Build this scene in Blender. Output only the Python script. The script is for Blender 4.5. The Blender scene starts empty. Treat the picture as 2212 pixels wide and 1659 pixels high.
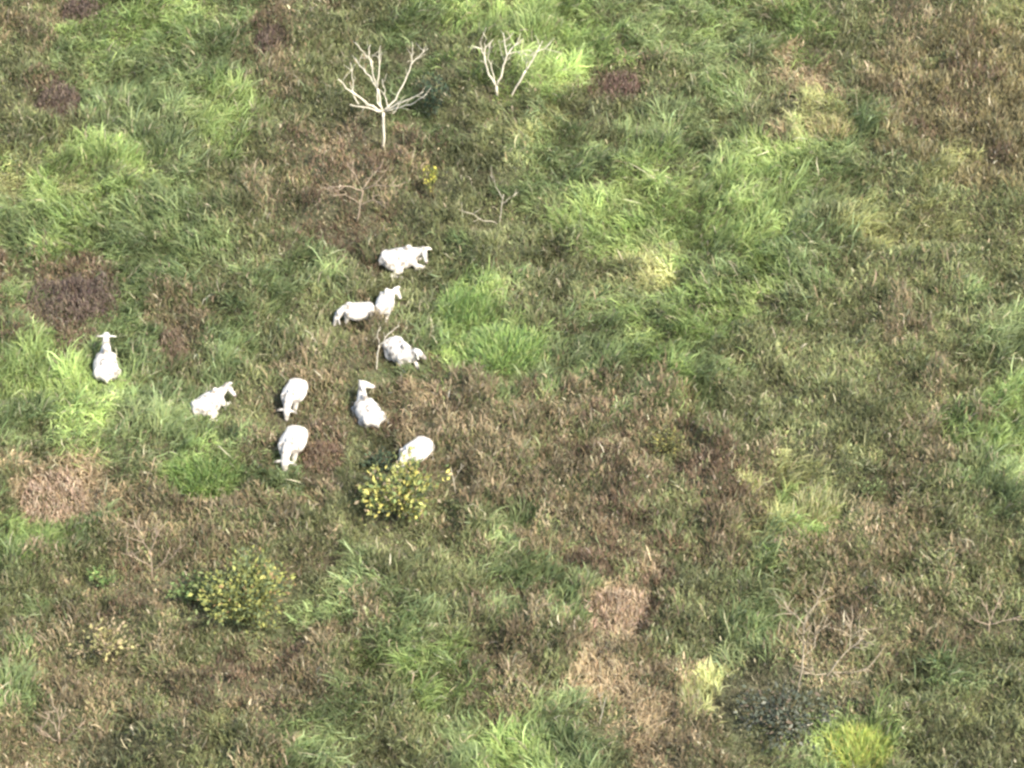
import bpy, math, random
import numpy as np
from mathutils import Vector, Matrix

# ------------------------------------------------------------------ camera, sky, sun, exposure
S = bpy.context.scene
COL = S.collection
R = math.radians
PITCH, DIST, HALF_W = R(38.0), 150.0, 19.4
TAN = HALF_W / DIST
CAM = np.array([0.0, -DIST*math.cos(PITCH), DIST*math.sin(PITCH)])
FWD = np.array([0.0, math.cos(PITCH), -math.sin(PITCH)])
UPV = np.array([0.0, math.sin(PITCH), math.cos(PITCH)])
cd = bpy.data.cameras.new('camera'); cam = bpy.data.objects.new('camera', cd); COL.objects.link(cam)
cam.location = CAM; cam.rotation_euler = (math.pi/2 - PITCH, 0, 0)
cd.sensor_fit = 'HORIZONTAL'; cd.angle = 2*math.atan(TAN); cd.clip_start = 1; cd.clip_end = 3000
S.camera = cam

SUN_EL, SUN_AZ = R(48), R(42)          # sun to the right of the camera, behind it
sdir = Vector((math.sin(SUN_AZ)*math.cos(SUN_EL), -math.cos(SUN_AZ)*math.cos(SUN_EL), math.sin(SUN_EL)))
W = bpy.data.worlds.new("World"); S.world = W; W.use_nodes = True
nt = W.node_tree; bg = nt.nodes['Background']
sky = nt.nodes.new('ShaderNodeTexSky'); sky.sky_type = 'NISHITA'; sky.sun_disc = False
sky.dust_density = 2.2; sky.sun_elevation = SUN_EL; sky.sun_rotation = math.atan2(sdir.x, sdir.y)
nt.links.new(sky.outputs[0], bg.inputs[0]); bg.inputs[1].default_value = 0.15
sl = bpy.data.lights.new('sun', 'SUN'); sl.energy = 3.2; sl.angle = R(0.6); sl.color = (1.0, 0.935, 0.82)
so = bpy.data.objects.new('sun', sl); COL.objects.link(so)
so.rotation_euler = sdir.to_track_quat('Z', 'Y').to_euler(); so.location = sdir*100
S.view_settings.view_transform = 'Standard'; S.view_settings.look = 'None'
S.view_settings.exposure = 1.54; S.view_settings.gamma = 1
S.cycles.pixel_filter_type = 'BLACKMAN_HARRIS'; S.cycles.filter_width = 2.7
S.cycles.max_bounces = 6; S.cycles.diffuse_bounces = 3; S.cycles.transparent_max_bounces = 4

# ------------------------------------------------------------------ helpers
rng = np.random.default_rng(11)
random.seed(5)

def noise_grid(seed, n=64):
    return np.random.default_rng(seed).random((n, n))
def vnoise(x, y, scale, seed):
    g = noise_grid(seed); n = g.shape[0]
    x = np.asarray(x, float)/scale; y = np.asarray(y, float)/scale
    xi = np.floor(x).astype(int); yi = np.floor(y).astype(int)
    fx = x-xi; fy = y-yi; fx = fx*fx*(3-2*fx); fy = fy*fy*(3-2*fy)
    a = g[xi % n, yi % n]; b = g[(xi+1) % n, yi % n]; c = g[xi % n, (yi+1) % n]; d = g[(xi+1) % n, (yi+1) % n]
    return a*(1-fx)*(1-fy)+b*fx*(1-fy)+c*(1-fx)*fy+d*fx*fy
def fbm(x, y, scale, seed, octv=3):
    s = 0; w = 0; a = 1.0
    for k in range(octv):
        s = s + a*vnoise(x, y, scale/2**k, seed+k*17); w += a; a *= .5
    return s/w
def height(x, y):
    return 0.45*(fbm(x, y, 9.0, 3, 2)-.5) + 0.22*(vnoise(x, y, 2.2, 8)-.5)

def ray(px, py):
    u = (px-1106)/1106*TAN; v = (829.5-py)/1106*TAN
    return FWD + np.array([u, 0, 0]) + UPV*v
def at_z(px, py, z=0.0):
    d = ray(px, py); t = (z-CAM[2])/d[2]; return CAM+d*t
def at(px, py, lift=0.0):                # the ground under a pixel of the photograph
    p = at_z(px, py)
    for _ in range(3):
        p = at_z(px, py, float(height(p[0], p[1]))+lift)
    return Vector(p)
def at_y(px, py, y):
    d = ray(px, py); t = (y-CAM[1])/d[1]; return Vector(CAM+d*t)
def project(x, y, z=0.0):
    rx = x-CAM[0]; ry = y-CAM[1]; rz = z-CAM[2]
    dep = ry*FWD[1]+rz*FWD[2]; up = ry*UPV[1]+rz*UPV[2]
    return 1106+1106*(rx/dep)/TAN, 829.5-1106*(up/dep)/TAN

def tag(o, label=None, cat=None, group=None, kind=None):
    if label: o['label'] = label
    if cat: o['category'] = cat
    if group: o['group'] = group
    if kind: o['kind'] = kind
    return o
def empty(name, loc, label, cat, group=None):
    o = bpy.data.objects.new(name, None); COL.objects.link(o); o.location = loc; o.empty_display_size = .3
    return tag(o, label, cat, group)
def link(name, me, mat, parent=None, smooth=False):
    me.materials.append(mat)
    if smooth: me.polygons.foreach_set('use_smooth', np.ones(len(me.polygons), bool))
    o = bpy.data.objects.new(name, me); COL.objects.link(o)
    if parent: o.parent = parent
    return o
def mesh_np(name, verts, quads, tris, cols=None):
    """verts (n,3); quads (a,4); tris (b,3); cols (n,3) as a point colour attribute"""
    me = bpy.data.meshes.new(name); verts = np.asarray(verts, np.float32)
    quads = np.asarray(quads, np.int32).reshape(-1, 4); tris = np.asarray(tris, np.int32).reshape(-1, 3)
    me.vertices.add(len(verts)); me.vertices.foreach_set('co', verts.ravel())
    nl = quads.size+tris.size; me.loops.add(nl)
    me.loops.foreach_set('vertex_index', np.concatenate([quads.ravel(), tris.ravel()]))
    me.polygons.add(len(quads)+len(tris))
    st = np.concatenate([np.arange(len(quads))*4, quads.size+np.arange(len(tris))*3]).astype(np.int32)
    me.polygons.foreach_set('loop_start', st)
    me.update(calc_edges=True)
    if cols is not None:
        a = me.color_attributes.new('plant_colour', 'FLOAT_COLOR', 'POINT')
        c = np.ones((len(verts), 4), np.float32); c[:, :3] = cols
        a.data.foreach_set('color', c.ravel())
    return me

# ------------------------------------------------------------------ materials
def new_mat(name):
    m = bpy.data.materials.new(name); m.use_nodes = True
    return m, m.node_tree, m.node_tree.nodes['Principled BSDF']
def plant_mat(name, transl=.3, rough=.6):
    m, t, b = new_mat(name)
    a = t.nodes.new('ShaderNodeAttribute'); a.attribute_name = 'plant_colour'
    t.links.new(a.outputs['Color'], b.inputs['Base Color']); b.inputs['Roughness'].default_value = rough
    b.inputs['Specular IOR Level'].default_value = .25
    tr = t.nodes.new('ShaderNodeBsdfTranslucent'); t.links.new(a.outputs['Color'], tr.inputs['Color'])
    mx = t.nodes.new('ShaderNodeMixShader'); mx.inputs[0].default_value = transl
    t.links.new(b.outputs[0], mx.inputs[1]); t.links.new(tr.outputs[0], mx.inputs[2])
    t.links.new(mx.outputs[0], t.nodes['Material Output'].inputs['Surface'])
    return m
def noise_mat(name, c1, c2, scale, rough=.8, detail=6, bump=0.0):
    m, t, b = new_mat(name)
    tc = t.nodes.new('ShaderNodeTexCoord'); n = t.nodes.new('ShaderNodeTexNoise')
    n.inputs['Scale'].default_value = scale; n.inputs['Detail'].default_value = detail
    r = t.nodes.new('ShaderNodeValToRGB'); r.color_ramp.elements[0].position = .35; r.color_ramp.elements[1].position = .68
    r.color_ramp.elements[0].color = (*c1, 1); r.color_ramp.elements[1].color = (*c2, 1)
    t.links.new(tc.outputs['Object'], n.inputs['Vector']); t.links.new(n.outputs[0], r.inputs[0])
    t.links.new(r.outputs[0], b.inputs['Base Color']); b.inputs['Roughness'].default_value = rough
    b.inputs['Specular IOR Level'].default_value = .2
    if bump:
        bp = t.nodes.new('ShaderNodeBump'); bp.inputs['Strength'].default_value = bump; bp.inputs['Distance'].default_value = .03
        t.links.new(n.outputs[0], bp.inputs['Height']); t.links.new(bp.outputs[0], b.inputs['Normal'])
    return m
M_GRASS = plant_mat('grass_blades', .42)
M_WEED = plant_mat('dry_weeds', .32, .8)
M_LEAF = plant_mat('bush_leaves', .3, .75)
M_COAT = noise_mat('white_coat', (.19, .168, .14), (.52, .48, .41), 4.6, .8, 4)
e_ = M_COAT.node_tree.nodes['Color Ramp'].color_ramp.elements; e_[0].position = .36; e_[1].position = .52
M_DARK = noise_mat('dark_skin', (.03, .025, .025), (.06, .05, .05), 20)
M_SKIN = noise_mat('grey_pink_skin', (.10, .075, .07), (.20, .15, .135), 20)
M_PALE = noise_mat('bleached_wood', (.44, .395, .30), (.62, .56, .43), 5, .8)
M_WOOD = noise_mat('grey_dead_wood', (.33, .29, .21), (.48, .43, .33), 6, .85)
M_TWIG = noise_mat('brown_twigs', (.24, .18, .125), (.36, .285, .20), 6, .9)
M_DULL = noise_mat('dull_tan_wood', (.25, .205, .14), (.38, .32, .225), 6, .9)
M_STEM = noise_mat('green_brown_stem', (.07, .065, .03), (.13, .11, .05), 9, .9)

# ------------------------------------------------------------------ vegetation map of the pasture (what grows where, and dark hollows)
TYPES = 'LGOKBRTYWD'
#            colour                 length  lean   stray
TINFO = {
 'L': ((.222, .290, .115), .70, 1.00),
 'G': ((.163, .208, .100), .68, 1.00),
 'O': ((.178, .195, .102), .55, .95),
 'K': ((.140, .148, .080), .50, .85),
 'B': ((.198, .158, .110), .48, .80),
 'R': ((.136, .097, .073), .42, .75),
 'T': ((.380, .300, .215), .52, 1.05),
 'Y': ((.290, .300, .150), .62, 1.00),
 'W': ((.190, .165, .098), .55, .70),
 'D': ((.088, .090, .058), .38, .80)}  # dark weeds; the shade of hollows and gaps is put into their colour
CANOPY = {'L': .42, 'G': .42, 'O': .50, 'K': .60, 'B': .80, 'R': .80, 'T': .18, 'Y': .25, 'W': .50, 'D': .30}
VM = np.array([       # indices into TYPES, one number per patch of ground
 [4, 2, 0, 0, 1, 4, 2, 3, 1, 0, 0, 0, 1, 1, 1, 1, 0, 2, 4, 2, 7],
 [3, 1, 1, 1, 1, 4, 2, 2, 9, 3, 2, 0, 2, 2, 1, 2, 6, 3, 4, 8, 8],
 [2, 3, 1, 1, 0, 2, 3, 3, 1, 3, 2, 7, 3, 1, 1, 3, 7, 1, 8, 8, 8],
 [7, 0, 0, 1, 2, 3, 5, 5, 5, 3, 2, 1, 1, 0, 1, 0, 0, 1, 2, 7, 8],
 [1, 0, 1, 1, 1, 2, 5, 5, 3, 3, 2, 2, 0, 0, 0, 0, 1, 7, 7, 2, 2],
 [1, 5, 1, 1, 2, 2, 1, 3, 2, 1, 2, 2, 2, 7, 1, 0, 1, 2, 2, 2, 2],
 [1, 5, 1, 4, 1, 2, 2, 4, 1, 0, 2, 2, 1, 0, 0, 2, 2, 2, 4, 2, 1],
 [0, 0, 1, 2, 1, 2, 4, 3, 4, 0, 1, 1, 1, 0, 1, 3, 2, 2, 2, 2, 1],
 [1, 0, 1, 1, 1, 4, 4, 5, 6, 4, 4, 2, 4, 2, 2, 2, 2, 3, 2, 2, 0],
 [3, 6, 4, 2, 0, 1, 4, 3, 4, 4, 2, 4, 5, 2, 5, 4, 7, 2, 4, 2, 1],
 [0, 1, 4, 4, 4, 2, 3, 3, 2, 2, 1, 4, 5, 2, 4, 7, 0, 2, 4, 2, 2],
 [2, 3, 5, 4, 2, 2, 3, 1, 2, 2, 1, 1, 6, 5, 3, 1, 2, 4, 2, 2, 2],
 [1, 3, 2, 3, 2, 3, 1, 4, 1, 2, 4, 2, 4, 2, 2, 1, 4, 5, 2, 4, 2],
 [1, 4, 2, 2, 5, 5, 4, 2, 0, 2, 4, 2, 6, 4, 7, 9, 9, 4, 3, 1, 2],
 [4, 4, 9, 2, 3, 4, 1, 3, 2, 1, 0, 1, 2, 6, 4, 3, 1, 0, 2, 3, 3]])
# smaller patches: x, y, rx, ry (in the photograph, 2212 wide), type, chance
SPOTS = [(1150, 950, 320, 145, 'B', .62), (1400, 1040, 210, 120, 'R', .4), (400, 1190, 310, 130, 'B', .5), (350, 1470, 330, 150, 'B', .5),
 (1950, 1230, 260, 120, 'B', .35), (2060, 900, 110, 80, 'B', .25), (760, 400, 190, 110, 'B', .6), (1250, 1180, 180, 70, 'B', .4), (1850, 1400, 240, 90, 'B', .3), (1100, 1500, 130, 60, 'B', .4), (165, 640, 95, 62, 'R', .8), (130, 215, 60, 50, 'R', .75), (178, 22, 45, 35, 'R', .8), (585, 95, 35, 50, 'R', .7),
 (1340, 190, 50, 40, 'R', .7), (372, 700, 45, 75, 'B', .75), (120, 1070, 85, 75, 'T', .8), (60, 685, 30, 20, 'T', .7),
 (250, 1070, 60, 40, 'T', .35), (1340, 1310, 80, 60, 'T', .7), (1420, 1320, 25, 60, 'R', .85), (1310, 1220, 55, 50, 'R', .7),
 (440, 1030, 85, 65, 'L', .8), (1085, 755, 105, 50, 'L', .8), (1010, 665, 70, 60, 'L', .7), (1390, 500, 140, 70, 'L', .6),
 (1860, 1615, 75, 60, 'L', .8), (1850, 1640, 45, 30, 'Y', .7), (1765, 1095, 65, 50, 'Y', .65), (1790, 270, 60, 35, 'Y', .65),
 (1650, 300, 50, 22, 'T', .4), (450, 235, 60, 35, 'L', .7), (230, 400, 110, 50, 'Y', .3), (250, 60, 120, 60, 'L', .6),
 (1690, 250, 45, 30, 'D', .7), (1560, 300, 25, 55, 'K', .6), (345, 360, 40, 25, 'D', .6), (560, 352, 22, 14, 'D', .8),
 (940, 180, 38, 90, 'D', .45), (760, 400, 90, 90, 'R', .55), (880, 350, 70, 45, 'R', .5), (900, 430, 60, 50, 'K', .5),
 (1640, 1530, 110, 75, 'D', .7), (1240, 860, 60, 50, 'B', .5), (930, 860, 90, 60, 'B', .5), (940, 870, 60, 50, 'T', .35),
 (1330, 920, 90, 40, 'R', .5), (1450, 930, 60, 45, 'W', .5), (1080, 1060, 110, 60, 'B', .5), (540, 1470, 95, 70, 'R', .65),
 (220, 1480, 90, 70, 'B', .6), (1400, 1450, 130, 90, 'T', .35), (1400, 1590, 110, 60, 'T', .5), (1130, 120, 130, 110, 'L', .45),
 (1280, 110, 110, 50, 'L', .7), (60, 1180, 80, 50, 'L', .7), (40, 1500, 50, 50, 'G', .8), (880, 1420, 70, 60, 'G', .5),
 (960, 1440, 55, 35, 'L', .6), (1120, 1600, 140, 50, 'L', .3), (560, 1400, 25, 30, 'D', .4), (700, 960, 60, 55, 'R', .5),
 (800, 960, 60, 30, 'K', .8), (770, 1030, 70, 60, 'K', .6), (240, 960, 60, 50, 'G', .5), (2120, 930, 90, 80, 'L', .6),
 (2070, 180, 150, 110, 'W', .6), (1990, 300, 40, 30, 'R', .7), (2165, 385, 25, 25, 'R', .8), (2100, 230, 60, 140, 'R', .25),
 (1300, 400, 220, 60, 'G', .3), (1580, 370, 80, 60, 'L', .5), (600, 640, 70, 60, 'G', .5), (1780, 1000, 40, 50, 'D', .6),
 (1180, 760, 35, 45, 'K', .5), (1200, 700, 25, 60, 'K', .5), (1560, 740, 35, 60, 'K', .6), (1640, 870, 110, 40, 'O', .5),
 (1800, 530, 35, 60, 'K', .7), (170, 850, 100, 70, 'L', .5), (520, 900, 60, 50, 'K', .3), (380, 925, 130, 25, 'G', .6),
 (870, 470, 110, 40, 'K', .5), (660, 800, 60, 50, 'K', .3), (980, 30, 130, 35, 'L', .5), (1450, 40, 220, 40, 'L', .35)]
def pick_types(x, y, seed, fine=False):
    g = np.random.default_rng(seed)
    px, py = project(x, y)
    wx = 150*(fbm(x, y, 2.6, 41)-.5); wy = 110*(fbm(x, y, 2.6, 57)-.5)
    px = px+wx; py = py+wy
    cx = px/2212*21-.5+(g.random(len(x))-.5)*.8; cy = py/1659*15-.5+(g.random(len(x))-.5)*.8
    ix = np.mod(np.abs(np.rint(cx).astype(int)), 42); iy = np.mod(np.abs(np.rint(cy).astype(int)), 30)
    ix = np.where(ix > 20, 41-ix, ix); iy = np.where(iy > 14, 29-iy, iy)
    t = VM[iy, ix]
    jx = 90*(fbm(x, y, 1.1, 311)-.5); jy = 75*(fbm(x, y, 1.1, 331)-.5)     # ragged patch edges
    for (sx, sy, rx, ry, c, ch) in SPOTS:
        k_ = 1.0 if rx > 120 else .45
        d = ((px-wx*(1-k_)+jx*k_*1.6-sx)/rx)**2+((py-wy*(1-k_)+jy*k_*1.6-sy)/ry)**2
        t = np.where((d < 1.0+.9*(g.random(len(x))-.5)) & (g.random(len(x)) < ch), TYPES.index(c), t)
    return t

# ------------------------------------------------------------------ ground
M_GROUND, gt, gb = new_mat('pasture_soil')
tc = gt.nodes.new('ShaderNodeTexCoord'); n1 = gt.nodes.new('ShaderNodeTexNoise'); n1.inputs['Scale'].default_value = .45; n1.inputs['Detail'].default_value = 10
n1.inputs['Roughness'].default_value = .72
rp = gt.nodes.new('ShaderNodeValToRGB'); e = rp.color_ramp.elements
e[0].position = .3; e[0].color = (.075, .055, .035, 1); e[1].position = .7; e[1].color = (.09, .115, .045, 1)
k = rp.color_ramp.elements.new(.5); k.color = (.085, .08, .04, 1)
gt.links.new(tc.outputs['Object'], n1.inputs['Vector']); gt.links.new(n1.outputs[0], rp.inputs[0]); gt.links.new(rp.outputs[0], gb.inputs['Base Color'])
gb.inputs['Roughness'].default_value = .95
def build_ground():
    xs = np.concatenate([np.linspace(-700, -41, 14), np.linspace(-40, 40, 161), np.linspace(41, 700, 14)])
    ys = np.concatenate([np.linspace(-110, -41, 8), np.linspace(-40, 50, 181), np.linspace(51, 1500, 14)])
    X, Y = np.meshgrid(xs, ys, indexing='ij'); Z = height(X, Y)
    v = np.stack([X, Y, Z], -1).reshape(-1, 3); nx, ny = X.shape
    i = np.arange(nx*ny).reshape(nx, ny)
    q = np.stack([i[:-1, :-1], i[1:, :-1], i[1:, 1:], i[:-1, 1:]], -1).reshape(-1, 4)
    o = link('ground', mesh_np('ground', v, q, []), M_GROUND, None, True)
    tag(o, 'rough pasture ground under the tall grass and weeds', 'ground', kind='structure')
build_ground()

# ------------------------------------------------------------------ cattle
def V(*a): return Vector(a)
class Tubes:
    """lofted elliptical limbs collected into one surface"""
    def __init__(self): self.v = []; self.f = []
    def limb(self, pts, side=(0, 1, 0), n=14):
        """pts: (position, radius sideways, radius in the other direction)"""
        P = [Vector(p[0]) for p in pts]; ra = [p[1] for p in pts]; rb = [p[2] for p in pts]
        t0 = (P[1]-P[0]).normalized(); t1 = (P[-1]-P[-2]).normalized()
        P = [P[0]-t0*min(ra[0], rb[0])*.55]+P+[P[-1]+t1*min(ra[-1], rb[-1])*.55]
        ra = [ra[0]*.55]+ra+[ra[-1]*.55]; rb = [rb[0]*.55]+rb+[rb[-1]*.55]
        base = len(self.v); m = len(P)
        for i in range(m):
            t = (P[min(i+1, m-1)]-P[max(i-1, 0)]).normalized()
            s = Vector(side); s = s-t*s.dot(t)
            if s.length < 1e-3: s = Vector((1, 0, 0))-t*t.x
            s.normalize(); b = t.cross(s)
            for k in range(n):
                a = 2*math.pi*k/n
                self.v.append(P[i]+s*math.cos(a)*ra[i]+b*math.sin(a)*rb[i])
        for i in range(m-1):
            for k in range(n):
                a = base+i*n+k; b2 = base+i*n+(k+1) % n
                self.f.append((a, b2, b2+n, a+n))
        self.f.append(tuple(base+k for k in range(n))[::-1]); self.f.append(tuple(base+(m-1)*n+k for k in range(n)))
    def blob(self, c, rx, ry, rz, rot=0.0):
        base = len(self.v); nu, nv = 12, 8
        rm = Matrix.Rotation(rot, 3, 'Y')
        for j in range(1, nv):
            for i in range(nu):
                a = 2*math.pi*i/nu; b = math.pi*j/nv
                self.v.append(Vector(c)+rm @ Vector((rx*math.sin(b)*math.cos(a), ry*math.sin(b)*math.sin(a), rz*math.cos(b))))
        for j in range(nv-2):
            for i in range(nu):
                a = base+j*nu+i; b = base+j*nu+(i+1) % nu
                self.f.append((a, a+nu, b+nu, b))
        self.f.append(tuple(base+i for i in range(nu))); self.f.append(tuple(base+(nv-2)*nu+i for i in range(nu))[::-1])
    def mesh(self, name):
        me = bpy.data.meshes.new(name); me.from_pydata([tuple(p) for p in self.v], [], self.f); me.update(); return me
def fused(name, tubes, mat, parent, voxel=.026, smooth=4):
    o = bpy.data.objects.new(name, tubes.mesh(name)); COL.objects.link(o)
    r = o.modifiers.new('r', 'REMESH'); r.mode = 'VOXEL'; r.voxel_size = voxel
    s = o.modifiers.new('s', 'SMOOTH'); s.iterations = smooth; s.factor = .5
    dg = bpy.context.evaluated_depsgraph_get()
    me = bpy.data.meshes.new_from_object(o.evaluated_get(dg))
    bpy.data.objects.remove(o); me.name = name; me.materials.clear()
    return link(name, me, mat, parent, True)

LOW = []               # (x, y, radius): where the canopy stays low round a shrub or tussock
FOOTPRINTS = []        # (x, y, heading x, heading y, half length, half width): flattened grass
def cow(px, py, lift, heading, pose, label, scale=1.0, head_yaw=0.0, head_pitch=-35, neck_yaw=0.0, neck_up=1.0, legside=1, face=True, name='cow', group='white cattle in the pasture', ear_droop=.25, rise=0.0):
    c = at(px, py, lift); hx, hy = heading; l = math.hypot(hx, hy); hx /= l; hy /= l
    gz = float(height(c.x, c.y))
    rise = rise if pose == 'lying' else -.16*scale
    root = empty(name, (c.x, c.y, gz+rise), label, 'cow', group)
    root.rotation_euler = (0, 0, math.atan2(hy, hx)); root.scale = (scale, scale*(1.06 if pose == 'lying' else 1.0 if pose == 'standing' else 1.28), scale*(1.0 if pose == 'lying' else .92))
    T = Tubes()                     # the whole animal, one skin
    def ysw(x, y, piv, ang):   # swing about a vertical axis at x=piv
        return piv+(x-piv)*math.cos(ang)-y*math.sin(ang), (x-piv)*math.sin(ang)+y*math.cos(ang)
    ny = R(neck_yaw)
    if pose == 'lying':
        T.limb([(V(-.84, 0, .42), .15, .17), (V(-.74, 0, .46), .29, .27), (V(-.52, 0, .47), .39, .37), (V(-.2, 0, .45), .45, .40), (V(.1, 0, .45), .45, .41),
                (V(.34, 0, .49), .34, .38), (V(.52, 0, .53), .25, .31), (V(.64, 0, .56), .15, .21)])
        T.blob((-.66, .19, .66), .14, .09, .09); T.blob((-.66, -.19, .66), .14, .09, .09)       # hip bones
        T.blob((.26, 0, .90), .18, .10, .15, R(-15))
        for s in (-1, 1):
            T.blob((.30, .26*s, .52), .20, .12, .22, R(20)); T.blob((-.56, .28*s, .50), .22, .15, .24, R(-10))                                            # hump
        top = .98*neck_up
        n0 = V(.50, 0, .62); x1, y1 = ysw(.74, 0, .5, ny); x2, y2 = ysw(.86, 0, .5, ny)
        n1 = V(x1, y1, .62+(top-.62)*.55); n2 = V(x2, y2, top)
        T.limb([(V(.40, 0, .6), .24, .29), (n0, .20, .26), (n1, .14, .19), (n2, .11, .13)])
        T.limb([(V(.50, 0, .30), .05, .10), (n1*.6+V(.6, 0, .3)*.4-V(0, 0, .1), .04, .12), (n2-V(0, 0, .1), .03, .05)])   # dewlap
        for s in (-1, 1):
            T.limb([(V(.40, .24*s, .42), .12, .17), (V(.50, .30*s, .22), .09, .11), (V(.80, .26*s, .10), .07, .07), (V(.84, .26*s, .09), .06, .06)])
            T.limb([(V(.82, .27*s, .08), .055, .055), (V(.58, .34*s, .07), .045, .045), (V(.46, .36*s, .05), .05, .05)])
        s = legside
        T.limb([(V(-.52, .22*s, .42), .22, .26), (V(-.30, .40*s, .32), .16, .18), (V(-.12, .46*s, .20), .10, .11)])
        T.limb([(V(-.12, .46*s, .18), .09, .09), (V(-.52, .54*s, .12), .07, .075), (V(-.62, .56*s, .10), .06, .065)])
        T.limb([(V(-.62, .56*s, .09), .055, .055), (V(-.30, .64*s, .06), .045, .045), (V(-.14, .66*s, .05), .055, .05)])
        T.limb([(V(-.50, -.25*s, .38), .18, .24), (V(-.28, -.36*s, .24), .14, .16), (V(-.2, -.38*s, .14), .08, .09)])
        T.limb([(V(-.86, 0, .52), .045, .045), (V(-.92, .05*s, .3), .035, .035)])
    else:
        T.limb([(V(-.84, 0, 1.02), .12, .13), (V(-.74, 0, 1.04), .26, .23), (V(-.52, 0, 1.01), .36, .34), (V(-.2, 0, .92), .42, .39), (V(.1, 0, .92), .41, .40),
                (V(.36, 0, .98), .33, .37), (V(.54, 0, 1.04), .19, .28), (V(.64, 0, 1.05), .12, .19)])
        T.blob((-.64, .17, 1.2), .13, .08, .08); T.blob((-.64, -.17, 1.2), .13, .08, .08)
        T.blob((.32, 0, 1.38), .17, .09, .13, R(-10))
        for s in (-1, 1):
            T.blob((.38, .24*s, .98), .13, .12, .25, R(15)); T.blob((-.58, .25*s, 1.0), .19, .12, .25, R(-10))
        if pose == 'grazing':
            x1, y1 = ysw(.76, 0, .5, ny); x2, y2 = ysw(.88, 0, .5, ny)
            n1 = V(x1, y1, .92); n2 = V(x2, y2, .66)
        else:
            x1, y1 = ysw(.80, 0, .5, ny); x2, y2 = ysw(.98, 0, .5, ny)
            n1 = V(x1, y1, 1.22*neck_up); n2 = V(x2, y2, 1.40*neck_up)
        T.limb([(V(.44, 0, 1.08), .19, .27), (V(.58, 0, 1.06), .15, .22), (n1, .15, .19), (n2, .12, .14)])
        T.limb([(V(.52, 0, .76), .045, .09), (n1-V(0, 0, .16), .035, .09)])
        for s in (-1, 1):
            d = .10 if s > 0 else -.06
            T.limb([(V(.42, .18*s, .95), .14, .19), (V(.43, .19*s, .72), .11, .13), (V(.44+d*.5, .18*s, .46), .08, .085), (V(.43+d, .18*s, .24), .06, .06), (V(.43+d, .18*s, .08), .06, .06), (V(.46+d, .17*s, .0), .06, .065)])
            T.limb([(V(-.56, .17*s, .98), .15, .22), (V(-.48, .20*s, .74), .13, .18), (V(-.60, .18*s, .55), .085, .10), (V(-.74-d*.4, .17*s, .44), .06, .075), (V(-.70-d, .17*s, .22), .045, .05), (V(-.66-d, .17*s, .07), .052, .055), (V(-.62-d, .17*s, .0), .06, .065)])
        T.limb([(V(-.86, 0, 1.12), .045, .045), (V(-.96, .01, .95), .035, .035), (V(-.97, .02*legside, .6), .03, .03), (V(-.95, .04*legside, .42), .035, .035)])
    # head
    hyaw = ny+R(head_yaw); hp = R(head_pitch)
    D = V(math.cos(hyaw)*math.cos(hp), math.sin(hyaw)*math.cos(hp), math.sin(hp))
    Sd = V(-math.sin(hyaw), math.cos(hyaw), 0); U = D.cross(Sd)
    p0 = n2+U*.03
    T.limb([(p0-D*.06, .11, .12), (p0+D*.06, .13, .14), (p0+D*.20, .115, .125), (p0+D*.36, .085, .095), (p0+D*.46, .08, .082), (p0+D*.50, .06, .06)], side=Sd)
    for s in (-1, 1):
        e0 = p0+Sd*.08*s-D*.02; dr = V(0, 0, -ear_droop)
        T.limb([(e0, .05, .035), (e0+(Sd*s+dr)*.11, .075, .033), (e0+(Sd*s+dr*1.5)*.22, .06, .03), (e0+(Sd*s+dr*2)*.29, .025, .024)], side=D)
    fused('body', T, M_COAT, root)
    if face:
        N = Tubes(); N.blob((0, 0, 0), .06, .066, .058)
        nb = link('nose', N.mesh('nose'), M_SKIN, root, True); nb.location = p0+D*.512
        for s in (-1, 1):
            E = Tubes(); E.blob((0, 0, 0), .03, .03, .03)
            eb = link('eye', E.mesh('eye'), M_DARK, root, True); eb.location = p0+D*.13+Sd*.096*s+U*.045
    # flattened grass
    if pose == 'lying': FOOTPRINTS.append((c.x, c.y, hx, hy, 0.86*scale, .50*scale))
    m = root.matrix_world
    a = math.atan2(hy, hx)
    tip = p0+D*.35
    wx = c.x+scale*(tip.x*math.cos(a)-tip.y*math.sin(a)); wy = c.y+scale*(tip.x*math.sin(a)+tip.y*math.cos(a))
    FOOTPRINTS.append((wx, wy, 1, 0, .25, .22))
    return root

cow(868, 560, .40, (1, .24), 'lying', 'white cow lying alone at the top of the herd, side on, facing right', 1.0, head_yaw=-58, head_pitch=-56, neck_yaw=-22, legside=-1, neck_up=.86)
cow(770, 663, .80, (-1, -.03), 'grazing', 'white cow grazing side on, head down at the left, beside the narrow standing cow', .84, head_yaw=12, head_pitch=-72, neck_yaw=8)
cow(832, 652, .66, (.16, 1), 'standing', 'narrow white cow standing seen from behind, right of the side on grazing cow', .88, head_yaw=-75, head_pitch=-62, neck_yaw=-38, neck_up=.76, legside=1, face=False)
cow(634, 846, .70, (-.32, -.95), 'grazing', 'white cow grazing head down to the front, just above the plumper grazing cow', .86, head_yaw=6, head_pitch=-76, neck_yaw=2)
cow(631, 955, .70, (-.30, -.95), 'grazing', 'plump white cow grazing front on, nearest to the bright green grass mound', .95, head_yaw=6, head_pitch=-78, neck_yaw=2)
cow(896, 972, .75, (-.68, -.73), 'grazing', 'white cow standing right behind the yellow leafed bush, head down', .92, head_yaw=14, head_pitch=-76, neck_yaw=6)
cow(866, 764, .40, (.55, -.83), 'lying', 'white cow lying beside the bare sapling, facing down right with its head to the right', .98, head_yaw=40, head_pitch=-52, neck_yaw=30, legside=1, neck_up=.95)
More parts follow.
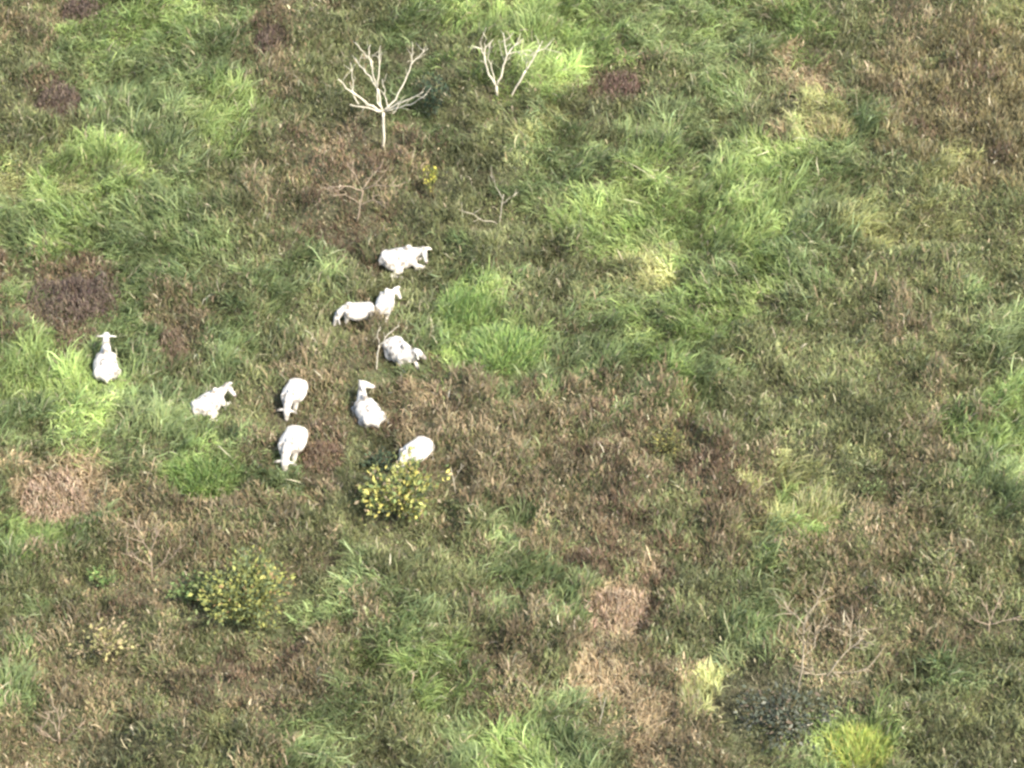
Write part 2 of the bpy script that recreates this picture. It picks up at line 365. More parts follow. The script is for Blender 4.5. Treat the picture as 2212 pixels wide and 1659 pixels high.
cow(794, 890, .40, (-.42, .91), 'lying', 'white cow lying on brown weeds seen from behind, long neck raised and head turned right', 1.0, head_yaw=-80, head_pitch=-30, neck_yaw=-20, neck_up=1.10, legside=-1)
cow(229, 791, .40, (-.06, 1), 'lying', 'white cow lying alone at the far left, seen from behind with both ears out', 1.03, head_yaw=0, head_pitch=-30, neck_yaw=-4, neck_up=1.12, legside=-1, face=False, ear_droop=.05)
cow(454, 870, .40, (.66, .68), 'lying', 'white cow lying between the far left cow and the grazing pair, muzzle pointing right', .92, head_yaw=-66, head_pitch=-42, neck_yaw=-16, legside=-1, neck_up=.92)

# ------------------------------------------------------------------ woody plants
def tube_mesh(name, paths, n=6):
    """paths: list of [(Vector, radius), ...]"""
    v = []; f = []
    for path in paths:
        base = len(v); m = len(path)
        for i in range(m):
            t = (path[min(i+1, m-1)][0]-path[max(i-1, 0)][0])
            t = t.normalized() if t.length > 1e-6 else Vector((0, 0, 1))
            s = t.orthogonal().normalized() if i == 0 else (s-t*s.dot(t)).normalized()
            b = t.cross(s)
            for k in range(n):
                a = 2*math.pi*k/n; v.append(path[i][0]+(s*math.cos(a)+b*math.sin(a))*path[i][1])
        for i in range(m-1):
            for k in range(n):
                a = base+i*n+k; c = base+i*n+(k+1) % n; f.append((a, c, c+n, a+n))
        f.append(tuple(base+k for k in range(n))[::-1]); f.append(tuple(base+(m-1)*n+k for k in range(n)))
    me = bpy.data.meshes.new(name); me.from_pydata([tuple(p) for p in v], [], f); me.update(); return me
def wobble(path, amt, sub=3):
    out = []
    for i in range(len(path)-1):
        (p, r), (q, s) = path[i], path[i+1]
        for k in range(sub):
            t = k/sub; w = amt*(q-p).length*(0 if k == 0 else 1)
            out.append((p.lerp(q, t)+Vector((random.gauss(0, w), random.gauss(0, w), random.gauss(0, w))), r+(s-r)*t))
    out.append(path[-1]); return out
def twigs(path, count, length, r, up=.5):
    out = []
    for _ in range(count):
        i = random.randrange(max(1, len(path)//3), len(path)-1) if len(path) > 3 else len(path)-1
        p = path[i][0]; d = (path[i][0]-path[i-1][0]).normalized()
        q = d*.8+Vector((random.gauss(0, .6), random.gauss(0, .6), random.gauss(up*.5, .5))); q.normalize()
        L = length*random.uniform(.5, 1.2); k = Vector((random.gauss(0, .25), random.gauss(0, .25), random.gauss(.15, .2)))*L
        out.append([(p, r), (p+q*L*.5, r*.75), (p+q*L+k, r*.4)])
    return out
def traced_tree(name, base, branches, mat, label, cat, depth=.8, tw=3, twl=.45, trunk_n=1, group=None, sink=.15, twr=.012, low_r=.9):
    """branches: list of (dy, [(px, py, radius), ...]); dy = how far the tip lies nearer (-) or farther (+) than the trunk"""
    b = at(*base); root = empty(name, b, label, cat, group); tr = []; br = []; LOW.append((b.x, b.y, low_r))
    for j, (dy, pts) in enumerate(branches):
        path = []; n = len(pts)
        for i, (px, py, r) in enumerate(pts):
            y = b.y+dy*depth*(i/max(1, n-1))
            path.append((at_y(px, py, y)-b, r*.7))
        if j < trunk_n:
            path[0] = (path[0][0]-Vector((0, 0, sink)), path[0][1])
        path = wobble(path, .012 if j < trunk_n else .035)
        if j < trunk_n: tr.append(path)
        else: br.append(path)
        br += twigs(path, tw if j >= trunk_n else 0, twl, twr)
    link('trunk', tube_mesh('trunk', tr, 8), mat, root, True)
    if br: link('crown', tube_mesh('crown', br, 5), mat, root, True)
    return root

traced_tree('dead_tree', (829, 322), [
  (0, [(829, 322, .085), (829, 285, .08), (828, 242, .085)]),
  (-1.0, [(828, 242, .07), (795, 226, .06), (762, 200, .05), (731, 171, .03)]),
  (-1.6, [(826, 242, .055), (790, 232, .04), (756, 226, .025)]),
  (.3, [(826, 240, .055), (815, 210, .045), (808, 170, .04), (802, 130, .03), (785, 112, .02), (767, 92, .012)]),
  (1.2, [(828, 240, .06), (818, 195, .05), (800, 165, .04), (775, 140, .03), (767, 125, .02)]),
  (.9, [(815, 190, .04), (819, 150, .03), (819, 120, .022), (822, 98, .014)]),
  (.5, [(802, 145, .03), (797, 120, .02), (800, 96, .012)]),
  (.8, [(775, 225, .035), (763, 205, .03), (760, 165, .02), (757, 135, .012)]),
  (1.1, [(829, 240, .06), (855, 215, .05), (875, 175, .04), (888, 140, .03), (892, 115, .018), (890, 90, .01)]),
  (1.3, [(888, 140, .025), (905, 122, .018), (925, 105, .01)]),
  (-.7, [(829, 240, .055), (860, 222, .045), (890, 212, .03), (915, 198, .015)]),
  (-1.4, [(829, 242, .05), (865, 232, .04), (895, 222, .028), (922, 203, .012)]),
  (-2.0, [(852, 234, .03), (862, 224, .022), (848, 246, .012)]),
  (.9, [(838, 232, .03), (830, 205, .022), (826, 170, .012)])],
  M_PALE, 'bleached leafless tree on a single straight trunk with its branches spread like a bowl', 'dead tree', depth=1.0, tw=3, twl=.5)
traced_tree('dead_tree', (1074, 212), [
  (0, [(1075, 212, .075), (1072, 185, .08)]),
  (-.6, [(1072, 188, .07), (1055, 160, .06), (1046, 125, .05), (1040, 105, .035), (1018, 98, .015)]),
  (.3, [(1050, 140, .04), (1046, 110, .03), (1050, 85, .012)]),
  (.6, [(1070, 180, .04), (1062, 150, .03), (1056, 115, .02), (1060, 90, .012)]),
  (.7, [(1073, 185, .065), (1085, 155, .055), (1095, 120, .045), (1105, 105, .035), (1128, 84, .018)]),
  (1.0, [(1095, 120, .035), (1090, 95, .025), (1088, 70, .012)]),
  (.2, [(1097, 117, .025), (1118, 112, .018), (1150, 108, .01)])],
  M_PALE, 'bleached leafless tree forking low into a V, farther off than the bowl shaped tree', 'dead tree', tw=4, twl=.55, twr=.013)
traced_tree('dead_tree', (1100, 210), [
  (0, [(1100, 212, .06), (1115, 188, .06), (1136, 152, .06)]),
  (.4, [(1136, 152, .055), (1150, 130, .045), (1163, 108, .03), (1172, 88, .016)]),
  (-.5, [(1136, 150, .03), (1140, 130, .02), (1150, 115, .012)]),
  (.8, [(1158, 112, .025), (1176, 105, .016), (1190, 92, .01)])],
  M_PALE, 'bleached bare stem leaning to the right, close beside the V shaped tree', 'dead tree', tw=3, twl=.55, twr=.013)
traced_tree('bare_shrub', (772, 482), [
  (0, [(770, 484, .045), (778, 440, .045), (784, 412, .045)]),
  (-.5, [(784, 412, .035), (745, 402, .025), (695, 405, .012)]),
  (.5, [(784, 408, .035), (800, 385, .028), (822, 360, .012)]),
  (-.6, [(784, 410, .03), (815, 400, .022), (862, 402, .01)]),
  (.3, [(778, 400, .025), (762, 370, .018), (752, 330, .01)]),
  (.4, [(776, 440, .025), (745, 420, .018), (715, 425, .01)]),
  (-.4, [(777, 445, .025), (805, 432, .018), (838, 440, .01)])],
  M_TWIG, 'leafless brown shrub with level side branches below the bowl shaped dead tree', 'shrub', tw=5, twl=.55, twr=.016, low_r=1.5)
traced_tree('bare_shrub', (1078, 485), [
  (0, [(1078, 487, .03), (1083, 450, .028), (1088, 420, .02)]),
  (.4, [(1086, 430, .02), (1072, 405, .014), (1060, 380, .008)]),
  (.5, [(1085, 440, .018), (1105, 425, .012), (1120, 415, .007)]),
  (-.8, [(1076, 484, .028), (1035, 472, .024), (990, 452, .012)])],
  M_WOOD, 'thin grey branch bent like an L in dark weeds, right of the yellow leaved sapling', 'branch', tw=3, twl=.45, twr=.012, low_r=1.3)
traced_tree('bare_sapling', (814, 800), [
  (0, [(813, 802, .04), (815, 770, .035), (819, 745, .034)]),
  (.2, [(819, 745, .03), (838, 722, .024), (862, 704, .012)]),
  (.4, [(819, 742, .018), (815, 722, .012), (822, 705, .008)])],
  M_PALE, 'slim bare sapling with one fork, standing by the cow lying next to it', 'sapling', tw=2, twl=.35, twr=.01)
traced_tree('dead_branch', (1722, 1500), [
  (0, [(1722, 1505, .04), (1730, 1460, .045), (1736, 1415, .045)]),
  (.2, [(1734, 1420, .04), (1736, 1385, .04), (1738, 1350, .035)]),
  (.4, [(1738, 1350, .03), (1722, 1330, .025), (1692, 1312, .01)]),
  (.5, [(1738, 1350, .03), (1752, 1318, .025), (1780, 1280, .012)]),
  (-.4, [(1740, 1418, .025), (1752, 1385, .02), (1785, 1350, .01)])],
  M_DULL, 'upright bare branch forking in a Y, just left of the sprawling dead branch', 'branch', tw=8, twl=.75, twr=.014, low_r=1.6)
traced_tree('dead_branch', (1790, 1462), [
  (0, [(1775, 1470, .045), (1795, 1450, .045), (1812, 1425, .035)]),
  (.4, [(1812, 1425, .03), (1840, 1398, .022), (1868, 1378, .01)]),
  (.3, [(1835, 1400, .02), (1838, 1375, .014), (1836, 1350, .008)]),
  (-.2, [(1785, 1455, .03), (1760, 1458, .022), (1738, 1442, .01)]),
  (-.6, [(1795, 1458, .035), (1830, 1485, .03), (1862, 1512, .012)]),
  (-.5, [(1800, 1452, .032), (1850, 1480, .028), (1900, 1505, .012)]),
  (.2, [(1800, 1452, .028), (1828, 1455, .022), (1880, 1450, .01)])],
  M_DULL, 'sprawling dead branch with limbs running down to the right beside the dark leaved bush', 'branch', tw=9, twl=.75, twr=.014, low_r=1.6)
traced_tree('dead_branch', (1700, 1583), [
  (0, [(1698, 1582, .04), (1725, 1574, .045), (1756, 1563, .03)])],
  M_WOOD, 'short pale broken branch lying below the dark leaved bush', 'branch', tw=2, twl=.3, sink=.0)
traced_tree('bare_shrub', (128, 1608), [
  (0, [(128, 1612, .05), (126, 1580, .045)]),
  (-.3, [(126, 1582, .035), (112, 1560, .025), (96, 1535, .01)]),
  (.3, [(127, 1580, .035), (128, 1555, .025), (124, 1530, .012)]),
  (-.4, [(130, 1605, .03), (152, 1588, .022), (178, 1560, .01)]),
  (.2, [(124, 1600, .025), (100, 1590, .018), (78, 1570, .01)])],
  M_TWIG, 'leafless shrub with a forked stem in the bottom left corner', 'shrub', tw=5, twl=.5, twr=.016, low_r=1.3)
traced_tree('bare_shrub', (330, 1250), [
  (0, [(328, 1262, .04), (328, 1225, .036), (324, 1190, .03)]),
  (.3, [(324, 1192, .025), (305, 1160, .018), (290, 1130, .01)]),
  (.4, [(325, 1192, .025), (338, 1160, .018), (345, 1120, .01)]),
  (-.4, [(328, 1225, .025), (295, 1205, .018), (262, 1195, .01)]),
  (-.3, [(329, 1230, .025), (362, 1210, .018), (392, 1180, .01)])],
  M_TWIG, 'leafless brown shrub above left of the round yellow green bush', 'shrub', tw=6, twl=.55, twr=.016, low_r=1.4)
traced_tree('bare_shrub', (2138, 1365), [
  (0, [(2136, 1372, .04), (2138, 1342, .036)]),
  (.2, [(2138, 1345, .03), (2132, 1318, .022), (2120, 1300, .01)]),
  (.3, [(2139, 1342, .03), (2150, 1315, .02), (2158, 1295, .01)]),
  (-.3, [(2138, 1350, .026), (2105, 1340, .018), (2088, 1322, .01)]),
  (-.2, [(2139, 1348, .026), (2175, 1340, .018), (2210, 1332, .01)])],
  M_TWIG, 'small bare shrub with crossed twigs near the right edge', 'shrub', tw=4, twl=.4, twr=.014, low_r=1.3)
traced_tree('bare_sapling', (982, 1062), [
  (0, [(984, 1066, .035), (980, 1040, .03), (974, 1010, .015)]),
  (.3, [(980, 1040, .018), (990, 1020, .012), (1002, 1004, .007)])],
  M_WOOD, 'short leaning bare stem right of the yellow leafed bush', 'sapling', tw=2, twl=.3, twr=.01)
traced_tree('bare_sapling', (1296, 1565), [
  (0, [(1292, 1568, .03), (1301, 1540, .026), (1310, 1505, .012)]),
  (.3, [(1302, 1538, .014), (1297, 1518, .01), (1292, 1500, .006)])],
  M_WOOD, 'thin pale bare stem standing in grass low in the middle', 'sapling', tw=2, twl=.3, twr=.01)

def leaf_cloud(centres, normals, size, cols, fold=.25, aspect=.55, seed=0):
    """one folded diamond leaf per centre"""
    g = np.random.default_rng(seed); n = len(centres)
    d = normals+g.normal(0, .55, (n, 3)); d /= np.linalg.norm(d, axis=1)[:, None]
    r = g.normal(0, 1, (n, 3)); s = np.cross(d, r); s /= np.linalg.norm(s, axis=1)[:, None]; up = np.cross(s, d)
    L = (size*g.uniform(.55, 1.25, n))[:, None]
    p0 = centres-d*L*.5; p2 = centres+d*L*.5-up*L*.12
    a = centres+s*L*aspect*.5+up*L*fold*.3; b = centres-s*L*aspect*.5+up*L*fold*.3
    v = np.stack([p0, a, p2, b], 1).reshape(-1, 3); i = np.arange(n)[:, None]*4
    t = np.concatenate([i+[0, 1, 2], i+[0, 2, 3]], 0)
    return mesh_np('leaves', v, [], t, np.repeat(cols, 4, 0))
def bush(name, px, py, rx, hgt, n, size, palette, label, cat='bush', stems=9, seed=1, lean=(0, 0), hollow=.35, mat=None, flat=1.0, clumps=None, stem_mat=None, aspect=.55):
    b = at(px, py); root = empty(name, b, label, cat); LOW.append((b.x, b.y, rx*1.15+.3)); g = np.random.default_rng(seed); rr = random.Random(seed)
    paths = []; tips = []
    for k in range(stems):
        a = 2*math.pi*(k+rr.random()*.7)/stems; q = rr.uniform(.3, .95)
        tip = Vector((math.cos(a)*rx*q+lean[0], math.sin(a)*rx*q*flat+lean[1], hgt*math.sqrt(max(.12, 1-q*q*.75))*rr.uniform(.8, 1.05)))
        mid = tip*.5+Vector((0, 0, hgt*.14))
        p = wobble([(Vector((rr.gauss(0, .04), rr.gauss(0, .04), -.1)), .028), (mid, .02), (tip, .008)], .05)
        paths.append(p); tips += [(q2[0], j/len(p)) for j, q2 in enumerate(p) if j >= len(p)*hollow]
        for tw_ in twigs(p, 3, rx*.3, .008):
            paths.append(tw_); tips += [(tw_[1][0], .8), (tw_[2][0], 1)]
    link('stems', tube_mesh('stems', paths, 5), stem_mat or M_STEM, root, True)
    T = np.array([list(t[0]) for t in tips]); k = g.integers(0, len(T), n)
    c = T[k]+g.normal(0, 1, (n, 3))*np.array([rx*.13, rx*.13, rx*.10]); c[:, 2] = np.maximum(c[:, 2], .05)
    nn = c-np.array([lean[0], lean[1], hgt*.3]); nn /= np.linalg.norm(nn, axis=1)[:, None]
    pal = np.array([q[0] for q in palette]); w = np.array([q[1] for q in palette], float); w /= w.sum()
    cc = pal[g.choice(len(pal), n, p=w)]*g.lognormal(0, .18, (n, 1))
    link('leaves', leaf_cloud(c, nn, size, cc, seed=seed, aspect=aspect), mat or M_LEAF, root)
    return root
YEL = [((.52, .46, .13), 5), ((.36, .37, .12), 7), ((.17, .22, .08), 6), ((.46, .36, .18), 1), ((.10, .12, .06), 4), ((.24, .19, .12), 3)]
bush('yellow_bush', 872, 1118, 1.5, 2.2, 1700, .22, YEL, 'yellow and green leafed bush in front of a standing white cow', seed=3, stems=13, hollow=.25)
bush('leafy_bush', 535, 1345, 1.9, 2.2, 2700, .20, [((.28, .29, .085), 6), ((.16, .19, .075), 7), ((.34, .32, .10), 2), ((.10, .125, .06), 5), ((.28, .19, .09), 1)],
     'round yellow green bush, densest of the leafy bushes at lower left', seed=4, stems=19, hollow=.15)
bush('withered_bush', 232, 1425, 1.25, 1.3, 420, .19, [((.46, .41, .18), 4), ((.36, .28, .17), 5), ((.24, .23, .10), 4), ((.16, .13, .08), 4)],
     'withered pale yellow and tan bush left of the round yellow green bush', seed=5, stems=12)
bush('leafy_bush', 218, 1272, .55, .85, 150, .15, [((.15, .24, .07), 5), ((.26, .30, .11), 2), ((.09, .13, .05), 2)],
     'small fresh green bush above the withered pale bush', seed=6, stems=6)
bush('yellow_sapling', 935, 432, .62, 1.7, 150, .15, [((.46, .42, .08), 4), ((.28, .30, .07), 4), ((.14, .16, .06), 3)],
     'spindly sapling with scattered yellow leaves above the topmost cow', 'sapling', seed=7, stems=5, lean=(-.1, 0))
bush('dark_bush', 1690, 1575, 1.75, 1.15, 760, .20, [((.07, .082, .056), 6), ((.115, .128, .088), 5), ((.22, .22, .165), 1.5), ((.055, .058, .042), 3), ((.17, .13, .09), 2)],
     'low bush of dark greyish leaves beneath the bare branches at lower right', seed=8, stems=15, hollow=.15)
bush('leafy_bush', 420, 1300, .95, .95, 420, .17, [((.12, .17, .06), 5), ((.19, .22, .08), 2), ((.08, .10, .045), 2)],
     'low dull green bush tucked against the left of the round yellow green bush', seed=9, stems=9)
bush('leafy_bush', 1440, 980, .9, .9, 300, .15, [((.20, .20, .07), 4), ((.30, .26, .08), 2), ((.10, .11, .05), 3)],
     'olive and gold leaved bush in the brown weeds, right of the middle', seed=10, stems=9)
bush('dark_bush', 935, 262, .75, 2.2, 520, .17, [((.055, .085, .05), 5), ((.085, .115, .06), 3), ((.04, .05, .035), 3)],
     'tall dark green bush right beside the bowl shaped dead tree', seed=12, stems=8, hollow=.2, lean=(-.1, .2))
bush('dark_bush', 820, 1010, .8, .6, 320, .16, [((.055, .08, .045), 5), ((.09, .12, .06), 3), ((.04, .05, .035), 3)],
     'low dark green bush left of the cow behind the yellow leafed bush', seed=13, stems=8, hollow=.2)
bush('leafy_bush', 1880, 1075, .7, .7, 200, .15, [((.18, .22, .09), 4), ((.10, .12, .05), 4)],
     'small pale green bush right of the straw coloured tussock', seed=14, stems=7)

# ------------------------------------------------------------------ blades
def blades(n_or_pos, seed, tset, wind_seed=71):
    pass
def make_blades(x, y, col, length, width, lean_dir, bend, seed, zoff=0.0, curl=.25):
    """arching blades: five vertices, a quad, a quad-less tip"""
    g = np.random.default_rng(seed); n = len(x)
    z = height(x, y)-.03+zoff
    dx = np.cos(lean_dir); dy = np.sin(lean_dir)
    a1 = bend*.55+g.normal(0, .12, n); a2 = bend*1.05+g.normal(0, .2, n); a3 = bend*1.5+g.normal(0, .25, n)
    a1 = np.clip(a1, 0, 1.5); a2 = np.clip(a2, 0, 1.75); a3 = np.clip(a3, 0, 2.1)
    L = length
    kx = g.normal(0, curl, n); 
    ddx = np.cos(lean_dir+kx*2); ddy = np.sin(lean_dir+kx*2)
    p0 = np.stack([x, y, z], 1)
    p1 = p0+np.stack([dx*np.sin(a1), dy*np.sin(a1), np.cos(a1)], 1)*(L*.38)[:, None]
    p2 = p1+np.stack([ddx*np.sin(a2), ddy*np.sin(a2), np.cos(a2)], 1)*(L*.34)[:, None]
    ex = np.cos(lean_dir+kx*4); ey = np.sin(lean_dir+kx*4)
    p3 = p2+np.stack([ex*np.sin(a3), ey*np.sin(a3), np.cos(a3)], 1)*(L*.30)[:, None]
    th = lean_dir+math.pi/2+g.normal(0, .5, n)
    sx = np.cos(th); sy = np.sin(th); tw = g.normal(0, .35, n)
    s = np.stack([sx*np.cos(tw), sy*np.cos(tw), np.sin(tw)], 1)
    w = width[:, None]
    V_ = np.stack([p0-s*w*.4, p0+s*w*.4, p1-s*w*.5, p1+s*w*.5, p2-s*w*.42, p2+s*w*.42, p3], 1).reshape(-1, 3)
    i = np.arange(n)[:, None]*7
    q = np.concatenate([i+[0, 1, 3, 2], i+[2, 3, 5, 4]], 0); t = i+[4, 5, 6]
    C = np.repeat(col[:, None, :], 7, 1)
    return V_, q, t, C.reshape(-1, 3)
def clump_of(x, y, s, seed):
    """nearest jittered cell centre: its position and a hash"""
    g = np.random.default_rng(seed); N = 128; jx = g.random((N, N)); jy = g.random((N, N)); h1 = g.random((N, N)); h2 = g.random((N, N))
    ix = np.floor(x/s).astype(int); iy = np.floor(y/s).astype(int)
    best = np.full(len(x), 1e9); bx = np.zeros(len(x)); by = np.zeros(len(x)); b1 = np.zeros(len(x)); b2 = np.zeros(len(x))
    for a in (-1, 0, 1):
        for b in (-1, 0, 1):
            cx = ix+a; cy = iy+b; m = (cx % N, cy % N)
            qx = (cx+jx[m])*s; qy = (cy+jy[m])*s; d = (qx-x)**2+(qy-y)**2; k = d < best
            best = np.where(k, d, best); bx = np.where(k, qx, bx); by = np.where(k, qy, by); b1 = np.where(k, h1[m], b1); b2 = np.where(k, h2[m], b2)
    return bx, by, b1, b2, np.sqrt(best)
def tint(col, g, n, lum=.26, hue=.045):
    c = col*g.lognormal(0, lum, (n, 1))*np.exp(g.normal(0, hue, (n, 3))*np.array([1, .5, 1.2]))
    return np.clip(c, .004, .9)
def keep_clear(x, y):
    k = np.ones(len(x), bool)
    for (cx, cy, hx, hy, a, b) in FOOTPRINTS:
        u = (x-cx)*hx+(y-cy)*hy; v = -(x-cx)*hy+(y-cy)*hx
        k &= (u/a)**2+(v/b)**2 > 1
    return k
def field(n):
    y = rng.uniform(-33, 43, n); half = 24.5+(y+33)*.10
    x = rng.uniform(-1, 1, n)*half
    return x, y
def build_field(N):
    x, y = field(N); k = keep_clear(x, y); x = x[k]; y = y[k]; n = len(x); g = np.random.default_rng(77)
    bx, by, h1, h2, dist = clump_of(x, y, .85, 5)
    # the clump decides what grows, a quarter of the plants are strays
    t = pick_types(bx, by, 0); 
    # the same clump must always answer the same: take the answer of its first member
    key = np.round(bx, 3)*1e5+np.round(by, 3); _, first, inv = np.unique(key, return_index=True, return_inverse=True)
    t = t[first][inv]; ts = pick_types(x, y, 4); stray = g.random(n) < .34
    t = np.where(stray, ts, t)
    iB, iR, iO, iK = [TYPES.index(c) for c in 'BROK']; u = g.random(n)
    t = np.where((t == iB) & (u < .32), iO, np.where((t == iR) & (u < .2), iK, np.where((t == iO) & (u < .05), iB, t)))
    base = np.array([TINFO[c][0] for c in TYPES])[t]*np.array([1.03, 1.02, .84]); ln = np.array([TINFO[c][1] for c in TYPES])[t]; bd = np.array([TINFO[c][2] for c in TYPES])[t]
    lum = np.exp((h1-.5)*.6+(fbm(x, y, 1.2, 91)-.5)*1.1)[:, None]
    col = tint(base*lum, g, n, .17)
    straw = g.random(n) < .05
    col = np.where(straw[:, None], tint(np.array([.34, .30, .19]), g, n), col)
    wind = 2*math.pi*1.6*fbm(x, y, 5.5, 23, 2)+.6
    rad = np.arctan2(y-by, x-bx)
    wgt = np.where(np.isin(t, [TYPES.index(c) for c in 'LGTYO']), .9, .35)
    vx = np.cos(wind)*wgt+np.cos(rad)*.55; vy = np.sin(wind)*wgt+np.sin(rad)*.55
    chaos = np.where(np.isin(t, [TYPES.index(c) for c in 'BRKDW']), 1.1, .75)
    d = np.arctan2(vy, vx)+g.normal(0, 1, n)*chaos
    L = .88*ln*g.uniform(.55, 1.15, n)*(.75+.6*h2)*np.clip(1.15-dist*.45, .5, 1.2)*np.clip(.45+1.15*vnoise(x, y, .42, 131), .5, 1.4)
    bend = bd*g.uniform(.55, 1.15, n)
    # wind-laid swathes of paler grass
    ca, sa = math.cos(.5), math.sin(.5); u_ = (x*ca+y*sa)/2.6; v_ = (-x*sa+y*ca)
    sw = np.clip((fbm(u_, v_, 1.1, 201, 2)-.48)*5, 0, 1)*np.isin(t, [TYPES.index(c) for c in 'LGY'])
    bend = bend*(1+.35*sw); col = col*(1+(.45*sw*g.random(n))[:, None])+(.05*sw)[:, None]*np.array([1, .9, .5])
    wd = g.uniform(.022, .052, n)
    # the canopy: weeds and scrub branch out above the soil, grass lies in low swells
    can = np.array([CANOPY[c] for c in TYPES])[t]*1.15
    H = can*np.clip(2.8*fbm(x, y, 1.25, 151, 2)-.6, .18, 1.6)
    for (cx, cy, hx, hy, a, b) in FOOTPRINTS:
        H = H*np.clip((np.sqrt((x-cx)**2+((y-cy+.35)*.8)**2)-.75)/.9, .1, 1)
    low = np.ones(n)
    for (cx, cy, r_) in LOW:
        low = np.minimum(low, np.clip((np.sqrt((x-cx)**2+(y-cy+.25*r_)**2)/r_-.75)*2.2, 0, 1))
    H = H*(.12+.88*low); L = L*(.62+.38*low)
    zo = H*g.random(n)**.45
    scrub = np.isin(t, [TYPES.index(c) for c in 'BRKWDO']); L = np.where(scrub, L*.92, L*1.12)
    d = np.where(scrub & (g.random(n) < .6), g.uniform(0, 2*math.pi, n), d)
    leafy = scrub & (g.random(n) < .22)                 # broad weed leaves among the stalks
    wd = np.where(leafy, wd*1.9, wd); L = np.where(leafy, L*.62, L); col = np.where(leafy[:, None], col*1.2, col)
    pale = g.random(n) < .035                          # long pale stalks
    wd = np.where(pale, wd*1.15, wd); L = np.where(pale, L*1.25, L); col = np.where(pale[:, None], col*1.35+.04, col)
    dry = np.isin(t, [TYPES.index(c) for c in 'BRTWD'])
    for nm, sel, mt, lab, cat in (('grass', ~dry, M_GRASS, 'tall green pasture grass covering the field between the weeds', 'grass'),
                             ('dry_weeds', dry, M_WEED, 'brown dead bracken and withered weeds spread through the grass', 'weeds')):
        V_, q, tr, C = make_blades(x[sel], y[sel], col[sel], L[sel], wd[sel], d[sel], bend[sel], 9 if nm == 'grass' else 10, zoff=zo[sel], curl=.33 if nm == 'grass' else .5)
        o = link(nm, mesh_np(nm, V_, q, tr, C), mt); tag(o, lab, cat, kind='stuff')

# ------------------------------------------------------------------ tussocks and bracken clumps one can tell apart
def tussock(name, px, py, rx, n, length, palette, label, cat, bend=1.0, seed=1, mound=.25, ry=None, mat=None, width=(.02, .045), chaos=.35, curl=.35):
    b = at(px, py); g = np.random.default_rng(seed); ry = ry or rx; LOW.append((b.x, b.y, rx*1.05+.2))
    a = g.uniform(0, 2*math.pi, n); r = np.sqrt(g.random(n))
    wob = .8+.45*vnoise(np.cos(a)*2+7*seed, np.sin(a)*2, .9, seed)
    r0 = r; r = r*wob*np.where(g.random(n) < .15, 1.25, 1.0)
    ox = np.cos(a)*r*rx; oy = np.sin(a)*r*ry; r = r0
    pal = np.array([q[0] for q in palette]); w = np.array([q[1] for q in palette], float); w /= w.sum()
    col = tint(pal[g.choice(len(pal), n, p=w)], g, n, .2)
    wd = 2*math.pi*1.6*float(fbm(np.array([b.x]), np.array([b.y]), 5.5, 23, 2)[0])+.6
    d = np.arctan2(oy*.6+np.sin(wd)*.5, ox*.6+np.cos(wd)*.5)+g.normal(0, max(chaos, .8), n)
    L = .8*length*g.uniform(.5, 1.15, n); bd = bend*g.uniform(.5, 1.1, n)*(.35+.75*r)
    zo = mound*(1-r*r)
    if mat is M_WEED:
        L = L*.6; d = g.uniform(0, 2*math.pi, n); zo = 1.5*mound*np.sqrt(np.clip(1-r*r, .02, 1))*g.random(n)**.5*(.5+vnoise(ox, oy, .5, seed+3))
    V_, q, t, C = make_blades(b.x+ox, b.y+oy, col, L, g.uniform(*width, n), d, bd, seed, zoff=zo, curl=curl)
    V_ = V_-np.array(b)
    o = link(name, mesh_np(name, V_, q, t, C), mat or M_GRASS); o.location = b
    return tag(o, label, cat)
LIME = [((.27, .38, .11), 6), ((.20, .29, .10), 4), ((.34, .39, .16), 3), ((.11, .16, .07), 2)]
BRAK = [((.135, .098, .078), 5), ((.20, .155, .115), 4), ((.10, .072, .058), 4), ((.26, .20, .13), 1)]
DEADT = [((.46, .35, .24), 5), ((.38, .28, .19), 4), ((.24, .17, .10), 2), ((.46, .37, .24), 1)]
tussock('grass_tussock', 1088, 765, 1.45, 2600, .85, LIME, 'broad rounded tussock of bright green grass right of the lying cow by the sapling', 'tussock', seed=21, mound=.35, ry=1.2)
tussock('grass_tussock', 1005, 680, 1.05, 1500, .9, LIME, 'upright bright green tussock between the standing cows and the broad rounded tussock', 'tussock', seed=22, bend=.8)
tussock('grass_tussock', 440, 1045, 1.2, 1900, .85, LIME, 'bright green mound of grass below the lying cow that points its muzzle right', 'tussock', seed=23, mound=.4)
tussock('grass_tussock', 1858, 1630, .95, 1100, .85, [((.36, .42, .10), 5), ((.48, .46, .15), 3), ((.24, .33, .09), 4)], 'yellow green tussock at the bottom right below the dark leaved bush', 'tussock', seed=24, bend=.8)
tussock('straw_tussock', 1762, 1110, .85, 800, .95, [((.50, .46, .24), 5), ((.34, .38, .15), 4), ((.54, .47, .30), 2)], 'straw coloured tussock of stiff upright grass at right of the brown weeds', 'tussock', seed=25, bend=.6)
tussock('straw_tussock', 1792, 285, .95, 850, .8, [((.56, .50, .25), 4), ((.40, .41, .17), 3), ((.52, .42, .27), 2)], 'pale yellow tussock near the gold brown patch at top right', 'tussock', seed=26, bend=.9)
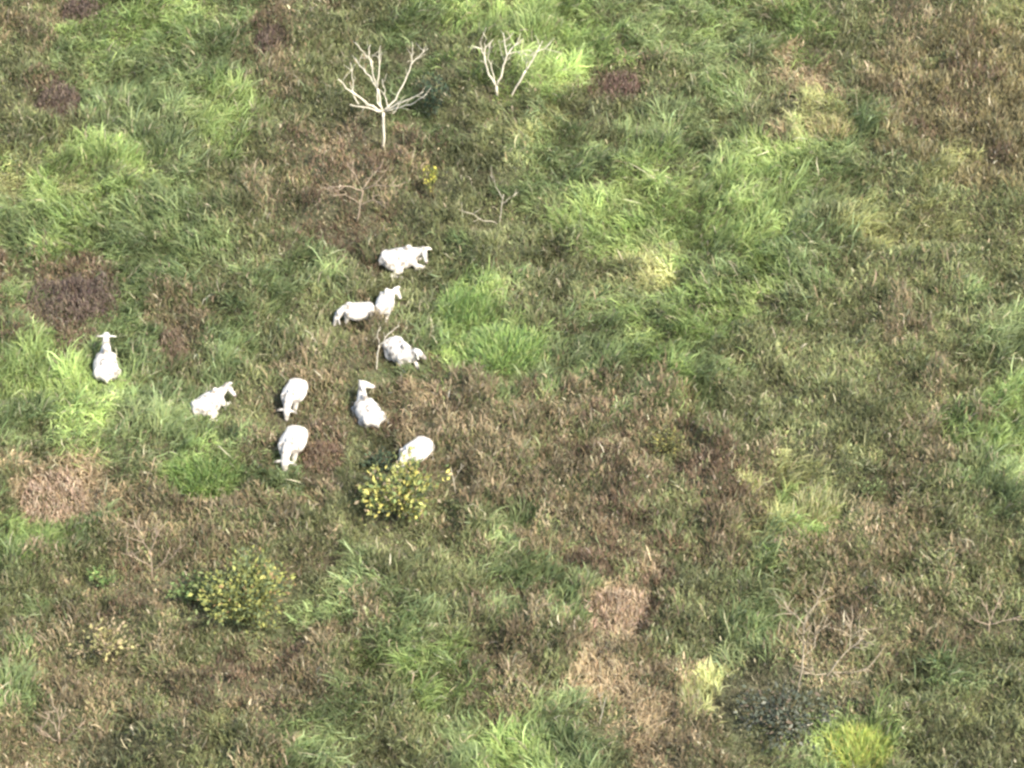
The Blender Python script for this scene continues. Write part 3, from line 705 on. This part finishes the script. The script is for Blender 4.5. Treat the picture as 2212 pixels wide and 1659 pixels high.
tussock('bracken_clump', 165, 655, 1.7, 2600, .6, BRAK, 'large dark brown bracken clump above the far left cow', 'bracken', bend=1.1, seed=31, mound=.55, ry=1.6, mat=M_WEED, chaos=1.2, curl=.5)
tussock('bracken_clump', 128, 232, .95, 1200, .55, BRAK, 'reddish brown rounded bracken clump at upper left', 'bracken', bend=1.1, seed=32, mound=.5, ry=1.2, mat=M_WEED, chaos=1.2, curl=.5)
tussock('bracken_clump', 176, 34, .75, 900, .55, BRAK, 'dark bracken clump at the top edge on the left', 'bracken', bend=1.1, seed=33, mound=.45, mat=M_WEED, chaos=1.2, curl=.5)
tussock('bracken_clump', 583, 100, .65, 800, .6, BRAK, 'narrow brown bracken clump left of the bowl shaped dead tree', 'bracken', bend=1.0, seed=34, mound=.45, ry=1.3, mat=M_WEED, chaos=1.2, curl=.5)
tussock('bracken_clump', 1338, 200, .85, 1000, .5, [((.17, .11, .085), 5), ((.23, .165, .125), 4), ((.11, .07, .055), 3)], 'purplish brown bracken clump in the green grass at upper right of the middle', 'bracken', bend=1.1, seed=35, mound=.45, ry=1.1, mat=M_WEED, chaos=1.2, curl=.5)
tussock('bracken_clump', 372, 760, .6, 900, .55, [((.22, .16, .11), 5), ((.30, .23, .15), 4), ((.12, .085, .06), 3)], 'upright grey brown bracken clump right of the far left cow', 'bracken', bend=1.0, seed=36, mound=.4, ry=1.3, mat=M_WEED, chaos=1.2, curl=.5)
tussock('dry_grass_mound', 120, 1085, 1.35, 2000, .6, DEADT, 'flattened mound of pale tan dead grass at the left edge', 'dry grass', bend=1.25, seed=37, mound=.35, ry=1.5, mat=M_WEED, chaos=.8, curl=.4)
tussock('dry_grass_mound', 1335, 1330, 1.1, 1500, .65, DEADT, 'pinkish tan dead grass mound beside the dark red brown hollow', 'dry grass', bend=1.2, seed=38, mound=.4, ry=1.3, mat=M_WEED, chaos=.6, curl=.35)
tussock('bracken_clump', 700, 995, .85, 1100, .5, [((.22, .165, .11), 5), ((.15, .10, .07), 4), ((.28, .2, .11), 2)], 'brown bracken clump right of the plump grazing cow', 'bracken', bend=1.1, seed=39, mound=.4, mat=M_WEED, chaos=1.2, curl=.5)

build_field(1000000)
